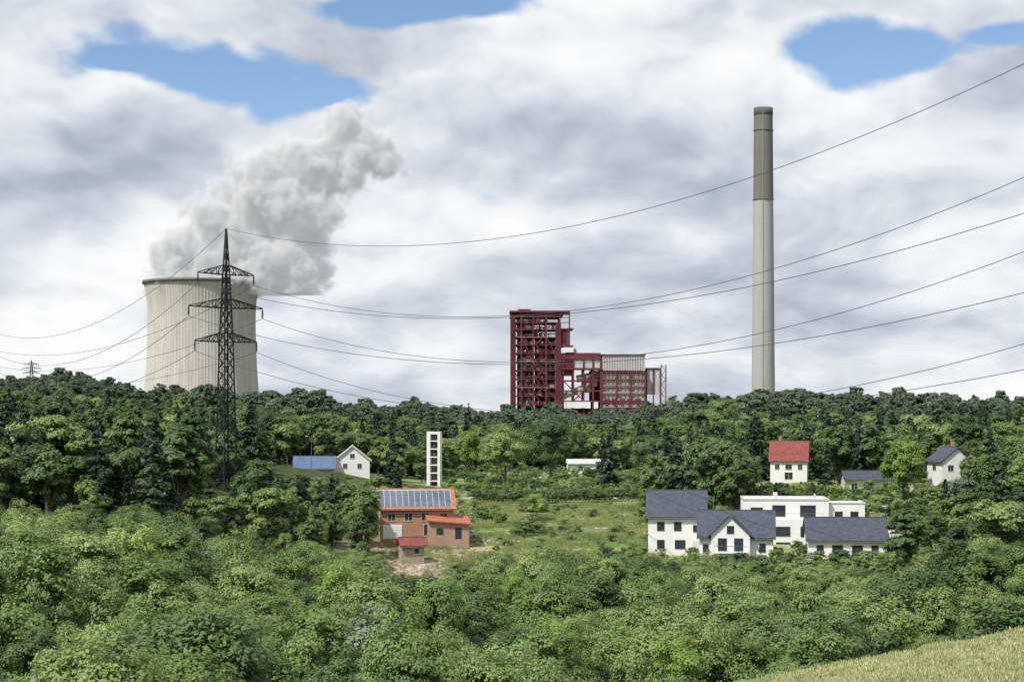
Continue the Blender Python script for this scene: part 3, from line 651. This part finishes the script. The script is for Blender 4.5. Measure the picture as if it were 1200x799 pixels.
for a in range(0,4):
    for k in range(0,10,3):
        if (a+k)%2==0:
            pa,pb=colx[a],colx[a+1]; R_.beam((X(pa),-.3,Z(fl[k])),(X(pb),-.3,Z(fl[min(k+3,11)])),.7)
for i in range(11):
    z1=Z(fl[i]); z0=Z(fl[i+1]); s=i%2; R_.beam((X(628 if s else 636),-1.4,z0),(X(636 if s else 628),-1.4,z1),.7)
for q in (380,400,420,446): DU.cyl((X(616),4.5,Z(q+7)),(X(616),4.5,Z(q-2)),1.8,1.8,12)
R_.box(X(666.5),X(668),-1,1,Z(412),Z(366)); 
R2.box(X(658.2),X(664),0,30,Z(405),Z(385)); GR.box(X(658.2),X(668),3,30,Z(404),Z(386)); R_.box(X(658),X(672),-1,34,Z(386),Z(384.5)); R_.box(X(658),X(672),-1,34,Z(406),Z(404.5))
for q in (372,378): R_.box(X(658),X(668),-.5,.6,Z(q)-.3,Z(q)+.3)
R_.box(X(658),X(704),-1,30,Z(421),Z(413.5)); R2.box(X(658),X(672),.5,30,Z(440),Z(421.2)); GR.box(X(673),X(703),0,28,Z(431),Z(421.3)); R_.box(X(658),X(706),-1.4,30,Z(433),Z(431.2))
WH.box(X(660),X(672),-2.2,-1.1,Z(412.8),Z(407)); GR.box(X(664),X(676),2,16,Z(413.4),Z(408))
for p in (660,672,684,695,704):
    for yy in (0,15,29): R_.box(X(p)-.7,X(p)+.7,yy-.7,yy+.7,-6,Z(421))
for q in (446,458,470):
    for yy in (0,15,29): R_.box(X(658),X(706),yy-.6,yy+.6,Z(q)-.5,Z(q)+.5)
R_.beam((X(660),-.4,Z(446)),(X(684),-.4,Z(470)),.9); R_.beam((X(684),-.4,Z(446)),(X(704),-.4,Z(433)),.9); R_.beam((X(672),-.4,Z(470)),(X(695),-.4,Z(446)),.9)
BE.hexa([(X(657),2,Z(470)),(X(700),2,Z(452)),(X(700),9,Z(452)),(X(657),9,Z(470)),(X(657),2,Z(462)),(X(700),2,Z(443)),(X(700),9,Z(443)),(X(657),9,Z(462))])
WH.box(X(664),X(690),-2.5,6,Z(478),Z(470.8)); R2.box(X(692),X(704),10,28,Z(470),Z(434)); DU.cyl((X(689),4,Z(440)),(X(689),4,Z(460)),4,4,14); DU.cyl((X(676),5,Z(444)),(X(706),5,Z(438)),3,3,14)
GR.box(X(706),X(756),0,34,Z(434),Z(416)); R_.box(X(705),X(757),-1,35,Z(416),Z(415)); R_.box(X(705),X(757),-1.2,35,Z(436),Z(434.8))
for i in range(16): DU.box(X(708+i*3),X(708+i*3)+.4,-.3,0,Z(433),Z(417))
for k,q in enumerate((436,444,452,460,468,476)):
    PK.box(X(705),X(757),-1,-.2,Z(q)-.3,Z(q)+.3); BE.box(X(706),X(756),0.6,30,Z(q+6.8),Z(q+1.0)); R_.box(X(706),X(756),0,30,Z(q)-.3,Z(q)+.3)
for i in range(11): PK.box(X(706+i*5)-.2,X(706+i*5)+.2,-1.3,-.4,-6,Z(436))
for i in range(4): (R_).box(X(706+i*16.6)-.6,X(706+i*16.6)+.6,-1.9,-.2,-6,Z(434.9))
for i in range(5): R_.hexa([(X(710+i*9),-1.5,Z(476)),(X(713+i*9),-1.5,Z(476)),(X(713+i*9),3,Z(476)),(X(710+i*9),3,Z(476)),(X(708+i*9),-1.5,Z(467)),(X(715+i*9),-1.5,Z(467)),(X(715+i*9),3,Z(467)),(X(708+i*9),3,Z(467))])
GR.box(X(757.5),X(773),4,26,Z(462),Z(432)); R_.box(X(757.5),X(775),3,27,Z(432),Z(430.8))
for p in (758,766,774): R_.box(X(p)-.5,X(p)+.5,2.8,3.8,-6,Z(431))
for i in range(9):
    z0=Z(478-i*5.5); z1=Z(478-(i+1)*5.5); GR.box(X(774.5),X(780.5),-1,4,z1-.2,z1+.2); DU.beam((X(775 if i%2 else 780),-1,z0),(X(780 if i%2 else 775),-1,z1),.6)
for p in (775,780.5):
    for yy in (-1,4): DU.box(X(p)-.3,X(p)+.3,yy-.3,yy+.3,-6,Z(427))
R2.box(X(600),X(780),6,36,-6,Z(478.5))
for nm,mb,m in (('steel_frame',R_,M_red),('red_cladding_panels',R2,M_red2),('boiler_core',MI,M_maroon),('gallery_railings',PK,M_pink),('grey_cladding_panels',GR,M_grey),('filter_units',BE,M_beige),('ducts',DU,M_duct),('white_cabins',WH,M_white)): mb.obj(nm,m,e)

# ------------------------------------------------------------ pylons
def pylon(name,x,y,rot,zbase,ztop,arms,wb=0.22,bw=3.3):
    e=empty(name,(x,y,zbase),rot); Ht=ztop-zbase; mb=MB()
    zl=arms[-1][0]-zbase; za=arms[0][0]-zbase; h1=bw*0.29; h2=bw*0.15
    def hw(z):
        if z<zl: return bw/2+(h1-bw/2)*(z/zl)**0.8
        if z<za: return h1+(h2-h1)*(z-zl)/(za-zl)
        return h2+(0.06-h2)*(z-za)/(Ht-za)
    lev=[-2,0]; z=0
    while z<zl-2: z+=max(2.4,hw(z)*2.2); lev.append(min(z,zl))
    lev[-1]=zl; n=6; lev+=[zl+(za-zl)*i/n for i in range(1,n+1)]+[za+(Ht-za)*i/4 for i in range(1,5)]
    C=[(-1,-1),(1,-1),(1,1),(-1,1)]
    for i in range(len(lev)-1):
        a,b_=lev[i],lev[i+1]; ha,hb=hw(max(a,0)),hw(b_)
        for k in range(4):
            c=C[k]; d=C[(k+1)%4]
            mb.beam((c[0]*ha,c[1]*ha,a),(c[0]*hb,c[1]*hb,b_),wb)
            mb.beam((c[0]*ha,c[1]*ha,a),(d[0]*hb,d[1]*hb,b_),wb*.5); mb.beam((d[0]*ha,d[1]*ha,a),(c[0]*hb,c[1]*hb,b_),wb*.5)
            mb.beam((c[0]*hb,c[1]*hb,b_),(d[0]*hb,d[1]*hb,b_),wb*.5)
    ins=MB()
    for z,L in arms:
        z-=zbase; h=hw(z)
        for s in (-1,1):
            for t in (-h,h):
                mb.beam((s*h,t,z),(s*L,0,z+.15),wb*.9); mb.beam((s*h*.8,t*.9,z+1.9),(s*L,0,z+.25),wb*.7)
                for q in (.25,.5,.75):
                    xa=h+(L-h)*q; mb.beam((s*xa,t*(1-q),z),(s*(h+(L-h)*(q-.2)),t*(1.2-q),z+1.9*(1.2-q)),wb*.5); mb.beam((s*xa,t*(1-q),z),(s*xa,t*(1-q),z+1.9*(1-q)),wb*.5)
            ins.cyl((s*L,0,z+.1),(s*L,0,z-1.7),.12,.12,6)
            for j in range(6): ins.cyl((s*L,0,z-.25-j*.24),(s*L,0,z-.33-j*.24),.24,.24,8)
    mb.obj('lattice',M_pylon,e); ins.obj('insulators',M_dark,e); return e
PX,PY=WX(265,333),333.0; EX,EY=120.0,150.0
ld=Vector((EX-PX,EY-PY)).normalized(); ad=Vector((-ld.y,ld.x)); ad=ad if ad.x>0 else -ad
rotp=math.atan2(ad.y,ad.x)
ZT=WZ(268,PY); arms=[(WZ(322,PY),6.5),(WZ(361,PY),8.6),(WZ(401,PY),7.2)]
pylon('electricity_pylon',PX,PY,rotp,G(PX,PY),ZT,arms)
D=1500; pylon('electricity_pylon',WX(37,D),D,0.4,G(WX(37,D),D),WZ(422,D),[(WZ(427,D),6),(WZ(432,D),8),(WZ(437,D),7)],0.35,4)
for px_,py in ((474,474),(500,472)):
    D=1350; pylon('electricity_pylon',WX(px_,D),D,0.2,G(WX(px_,D),D),WZ(py,D),[(WZ(py+3,D),6),(WZ(py+6,D),9)],0.4,4)
pl=empty('power_line',(0,0,0))
def wire(S,E,mid,end,t1,k):
    S=Vector(S);
    def tof(px):
        m=(px-600)/F; return (m*S.y-S.x)/((E[0]-S.x)-m*(E[1]-S.y))
    def zz(px,py): t=tof(px); return t,WZ(py,S.y+(E[1]-S.y)*t)
    ta,za=zz(*mid); tb,zb_=zz(*end)
    A=np.array([[ta,ta*ta],[tb,tb*tb]]); b1,c1=np.linalg.solve(A,np.array([za-S.z,zb_-S.z]))
    cu=bpy.data.curves.new('conductor_%d'%k,'CURVE'); cu.dimensions='3D'; cu.bevel_depth=0.05; cu.bevel_resolution=1
    sp_=cu.splines.new('POLY'); n=70; sp_.points.add(n)
    for i in range(n+1):
        t=t1*i/n; sp_.points[i].co=(S.x+(E[0]-S.x)*t,S.y+(E[1]-S.y)*t,S.z+b1*t+c1*t*t,1)
    o=bpy.data.objects.new('conductor_%d'%k,cu); o.data.materials.append(M_wire); scene.collection.objects.link(o); o.parent=pl
k=0
for s,z,mid_,end in [(0,ZT,(480,288),(1200,75)),(6.5,arms[0][0]-1.8,(520,371),(1200,208)),(-6.5,arms[0][0]-1.8,(560,373),(1200,250)),
   (8.6,arms[1][0]-1.8,(580,424),(1200,295)),(-8.6,arms[1][0]-1.8,(620,427),(1200,343)),(7.2,arms[2][0]-1.8,(700,486),(1200,403)),(-7.2,arms[2][0]-1.8,(700,488),(1200,433))]:
    wire((PX+ad.x*s,PY+ad.y*s,z),(EX+ad.x*s,EY+ad.y*s),mid_,(end),1.0,k); k+=1
LX,LY=WX(-160,640),640
for s,z,mid_,end in [(0,ZT,(120,375),(0,392)),(6.5,arms[0][0]-1.8,(120,408),(0,412)),(-6.5,arms[0][0]-1.8,(120,412),(0,418)),
   (8.6,arms[1][0]-1.8,(120,430),(0,430)),(-8.6,arms[1][0]-1.8,(120,436),(0,437)),(7.2,arms[2][0]-1.8,(120,452),(0,448)),(-7.2,arms[2][0]-1.8,(120,458),(0,453))]:
    wire((PX+ad.x*s,PY+ad.y*s,z),(LX+s,LY),mid_,(end),1.0,k); k+=1

# ------------------------------------------------------------ steam plume (volume)
D=1790; u2=D/F
blobs=[(236,342,58,0),(270,322,54,0),(240,308,46,10),(300,298,60,0),(338,308,52,-10),(345,335,34,-20),(262,275,50,0),(300,252,58,5),(342,258,58,0),(328,222,54,0),(356,206,48,5),(384,196,44,0),(410,186,42,0),(438,186,34,0),(450,174,24,0),(402,160,34,0),(395,144,22,0),(285,230,38,10),(200,308,32,10),(182,294,22,10),(222,288,34,0)]
g=bpy.data.node_groups.new('steam_gn','GeometryNodeTree'); g.interface.new_socket('Geometry',in_out='INPUT',socket_type='NodeSocketGeometry'); g.interface.new_socket('Geometry',in_out='OUTPUT',socket_type='NodeSocketGeometry')
go=g.nodes.new('NodeGroupOutput'); pos=g.nodes.new('GeometryNodeInputPosition')
def gm(op,a,b_=None,c_=None,clamp=False):
    n=g.nodes.new('ShaderNodeMath'); n.operation=op; n.use_clamp=clamp
    for i,q in enumerate((a,b_,c_)):
        if q is None: continue
        if isinstance(q,(int,float)): n.inputs[i].default_value=q
        else: g.links.new(q,n.inputs[i])
    return n.outputs[0]
cur=None
for bx_,by_,br,dy in blobs:
    n=g.nodes.new('ShaderNodeVectorMath'); n.operation='DISTANCE'; g.links.new(pos.outputs[0],n.inputs[0]); n.inputs[1].default_value=(WX(bx_,D),D+dy,WZ(by_,D))
    v_=gm('MULTIPLY_ADD',n.outputs['Value'],-1/(br*u2),1.0)
    v_=gm('MULTIPLY',v_,(br/50)**0.35)
    cur=v_ if cur is None else gm('SMOOTH_MAX',cur,v_,0.12)
def gnz(s,det,ro):
    n=g.nodes.new('ShaderNodeTexNoise'); n.inputs['Scale'].default_value=s; n.inputs['Detail'].default_value=det; n.inputs['Roughness'].default_value=ro; g.links.new(pos.outputs[0],n.inputs['Vector']); return n.outputs[0]
na_=gm('SUBTRACT',gnz(0.032,5,0.60),0.5)
f_=gm('MULTIPLY_ADD',na_,2.6,cur)
f_=gm('SUBTRACT',f_,0.10)
dens=gm('MULTIPLY',gm('MULTIPLY',f_,4.5,clamp=True),0.13)
vc_=g.nodes.new('GeometryNodeVolumeCube'); g.links.new(dens,vc_.inputs['Density'])
mn=(WX(150,D),D-62,WZ(345,D)); mxx=(WX(482,D),D+66,WZ(104,D))
vc_.inputs['Min'].default_value=mn; vc_.inputs['Max'].default_value=mxx
vc_.inputs['Resolution X'].default_value=170; vc_.inputs['Resolution Y'].default_value=74; vc_.inputs['Resolution Z'].default_value=124
M_steam=bpy.data.materials.new('steam'); M_steam.use_nodes=True; nt=M_steam.node_tree; nt.nodes.clear()
ad_=nt.nodes.new('ShaderNodeAttribute'); ad_.attribute_name='density'
vs=nt.nodes.new('ShaderNodeVolumeScatter'); vs.inputs['Color'].default_value=(0.99,0.99,0.99,1); vs.inputs['Anisotropy'].default_value=-0.36; nt.links.new(ad_.outputs['Fac'],vs.inputs['Density'])
# added glow in step with density, standing in for multiply scattered light
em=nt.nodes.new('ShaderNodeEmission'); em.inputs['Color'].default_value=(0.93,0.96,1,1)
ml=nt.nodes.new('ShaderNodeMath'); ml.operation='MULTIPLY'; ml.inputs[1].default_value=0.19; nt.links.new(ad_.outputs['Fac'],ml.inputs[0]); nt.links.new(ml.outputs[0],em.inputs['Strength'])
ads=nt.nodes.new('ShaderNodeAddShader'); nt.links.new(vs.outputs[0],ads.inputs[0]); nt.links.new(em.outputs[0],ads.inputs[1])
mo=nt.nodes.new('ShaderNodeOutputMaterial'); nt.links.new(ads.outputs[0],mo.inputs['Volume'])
try: M_steam.cycles.volume_step_rate=2.0
except Exception as ex: print(ex)
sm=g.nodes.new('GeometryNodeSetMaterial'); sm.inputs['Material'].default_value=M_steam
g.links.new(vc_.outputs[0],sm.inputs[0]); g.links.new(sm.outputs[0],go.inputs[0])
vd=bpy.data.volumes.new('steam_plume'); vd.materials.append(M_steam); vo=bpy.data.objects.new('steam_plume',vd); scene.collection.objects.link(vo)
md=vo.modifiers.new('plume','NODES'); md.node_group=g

# ------------------------------------------------------------ sky
w=bpy.data.worlds.new('World'); scene.world=w; w.use_nodes=True; nt=w.node_tree; nt.nodes.clear()
sun_el=math.radians(52); sv=Vector((-0.72,-0.69,0)).normalized()
sunv=Vector((sv.x*math.cos(sun_el),sv.y*math.cos(sun_el),math.sin(sun_el)))
sky=N(nt,'ShaderNodeTexSky',sky_type='NISHITA'); sky.sun_disc=False; sky.sun_elevation=sun_el; sky.sun_rotation=math.atan2(sv.x,sv.y)%(2*math.pi)
sky.dust_density=0.2; sky.ozone_density=3.0; sky.air_density=0.8
tc=N(nt,'ShaderNodeTexCoord')
def vm(op,a,b_=None):
    n=N(nt,'ShaderNodeVectorMath',operation=op)
    for i,q in enumerate((a,b_)):
        if q is None: continue
        if isinstance(q,tuple): n.inputs[i].default_value=q
        else: nt.links.new(q,n.inputs[i])
    return n
def wm_(op,a,b_=None,c_=None,clamp=False):
    n=N(nt,'ShaderNodeMath',operation=op,use_clamp=clamp)
    for i,q in enumerate((a,b_,c_)):
        if q is None: continue
        if isinstance(q,(int,float)): n.inputs[i].default_value=q
        else: nt.links.new(q,n.inputs[i])
    return n.outputs[0]
d=vm('NORMALIZE',tc.outputs['Generated']).outputs[0]
sp=N(nt,'ShaderNodeSeparateXYZ'); nt.links.new(d,sp.inputs[0]); dz=sp.outputs[2]
def wnoise(vec,s,det,ro,dist=0.0):
    n=N(nt,'ShaderNodeTexNoise'); n.inputs['Scale'].default_value=s; n.inputs['Detail'].default_value=det; n.inputs['Roughness'].default_value=ro; n.inputs['Distortion'].default_value=dist
    nt.links.new(vec,n.inputs['Vector']); return n
zq=wm_('POWER',wm_('ADD',wm_('MAXIMUM',dz,-0.02),0.04),0.72)
cbn=N(nt,'ShaderNodeCombineXYZ'); nt.links.new(sp.outputs[0],cbn.inputs[0]); nt.links.new(sp.outputs[1],cbn.inputs[1]); nt.links.new(wm_('MULTIPLY',zq,1.45),cbn.inputs[2])
base=cbn.outputs[0]
wv=wnoise(base,7,3,0.5); warp=vm('MULTIPLY',vm('SUBTRACT',wv.outputs['Color'],(0.5,0.5,0.5)).outputs[0],(0.08,0.08,0.07)).outputs[0]
p1=vm('ADD',base,warp).outputs[0]; p2=vm('ADD',p1,(-0.009,0,0.022)).outputs[0]
A=wnoise(p1,9.0,8,0.52).outputs['Fac']; B=wnoise(p2,9.0,4,0.48).outputs['Fac']
L1=wnoise(vm('ADD',base,(3.1,1.7,0.4)).outputs[0],5.0,3,0.5).outputs['Fac']
hole=None
for px_,py,sx,sy in [(235,92,120,38),(330,118,80,24),(470,10,120,20),(1075,48,105,36),(1180,22,90,24),(150,75,55,18)]:
    c=Vector((WX(px_,1),1,(HY-py)/F)).normalized()
    q=vm('SUBTRACT',vm('ADD',d,vm('MULTIPLY',warp,(0.9,0,0.6)).outputs[0]).outputs[0],tuple(c)); q=vm('MULTIPLY',q.outputs[0],(F/sx,1.5,F/sy)); l=vm('LENGTH',q.outputs[0]).outputs['Value']
    h=wm_('SUBTRACT',1.0,wm_('MULTIPLY',l,0.6),clamp=True); hole=h if hole is None else wm_('MAXIMUM',hole,h)
cov=wm_('MULTIPLY_ADD',A,1.0,wm_('MULTIPLY_ADD',L1,0.25,0.035))
cov=wm_('SUBTRACT',cov,wm_('MULTIPLY',hole,0.52))
mr=N(nt,'ShaderNodeMapRange',interpolation_type='SMOOTHSTEP'); mr.inputs['From Min'].default_value=0.38; mr.inputs['From Max'].default_value=0.53; nt.links.new(cov,mr.inputs['Value']); alpha=mr.outputs[0]
lit=wm_('SUBTRACT',A,B)
sh=wm_('MULTIPLY_ADD',lit,2.7,0.78)
sh=wm_('SUBTRACT',sh,wm_('MULTIPLY',wm_('SUBTRACT',L1,0.5),1.9))
sh=wm_('SUBTRACT',sh,wm_('MULTIPLY',wm_('SUBTRACT',A,0.5),0.7))
mrd=N(nt,'ShaderNodeMapRange'); mrd.inputs['From Min'].default_value=0.0; mrd.inputs['From Max'].default_value=0.24; mrd.inputs['To Min'].default_value=0.06; mrd.inputs['To Max'].default_value=-0.10; nt.links.new(dz,mrd.inputs['Value'])
sh=wm_('ADD',sh,mrd.outputs[0])
sh=wm_('MULTIPLY_ADD',sh,1/1.45,0.3/1.45,clamp=True)
cr_=N(nt,'ShaderNodeValToRGB'); el=cr_.color_ramp.elements; el[0].position=0.0; el[0].color=(0.26,0.30,0.38,1); el[1].position=1.0; el[1].color=(0.98,0.98,0.98,1)
x_=el.new(0.35); x_.color=(0.44,0.49,0.57,1); x_=el.new(0.58); x_.color=(0.64,0.68,0.75,1); x_=el.new(0.80); x_.color=(0.86,0.88,0.91,1)
nt.links.new(sh,cr_.inputs[0])
bgs=N(nt,'ShaderNodeBackground'); nt.links.new(sky.outputs[0],bgs.inputs[0]); bgs.inputs[1].default_value=0.14
bgc=N(nt,'ShaderNodeBackground'); nt.links.new(cr_.outputs[0],bgc.inputs[0]); bgc.inputs[1].default_value=1.0
ms=N(nt,'ShaderNodeMixShader'); nt.links.new(alpha,ms.inputs[0]); nt.links.new(bgs.outputs[0],ms.inputs[1]); nt.links.new(bgc.outputs[0],ms.inputs[2])
wo=N(nt,'ShaderNodeOutputWorld'); nt.links.new(ms.outputs[0],wo.inputs[0])
sl=bpy.data.lights.new('sun','SUN'); sl.energy=5.0; sl.angle=math.radians(0.5); sl.color=(1,0.955,0.88)
so=bpy.data.objects.new('sun',sl); so.rotation_euler=sunv.to_track_quat('Z','Y').to_euler(); so.location=(-50,-60,120); scene.collection.objects.link(so)
cd=bpy.data.cameras.new('camera'); cd.lens=60; cd.sensor_width=36; cd.shift_y=(HY-399.5)/1200; cd.clip_end=100000; cd.clip_start=0.5
co=bpy.data.objects.new('camera',cd); co.location=(0,0,CZ); co.rotation_euler=(math.radians(90),0,0); scene.collection.objects.link(co); scene.camera=co
scene.view_settings.view_transform='Standard'; scene.view_settings.look='None'; scene.view_settings.exposure=0
print('counts',nfore,nmid)
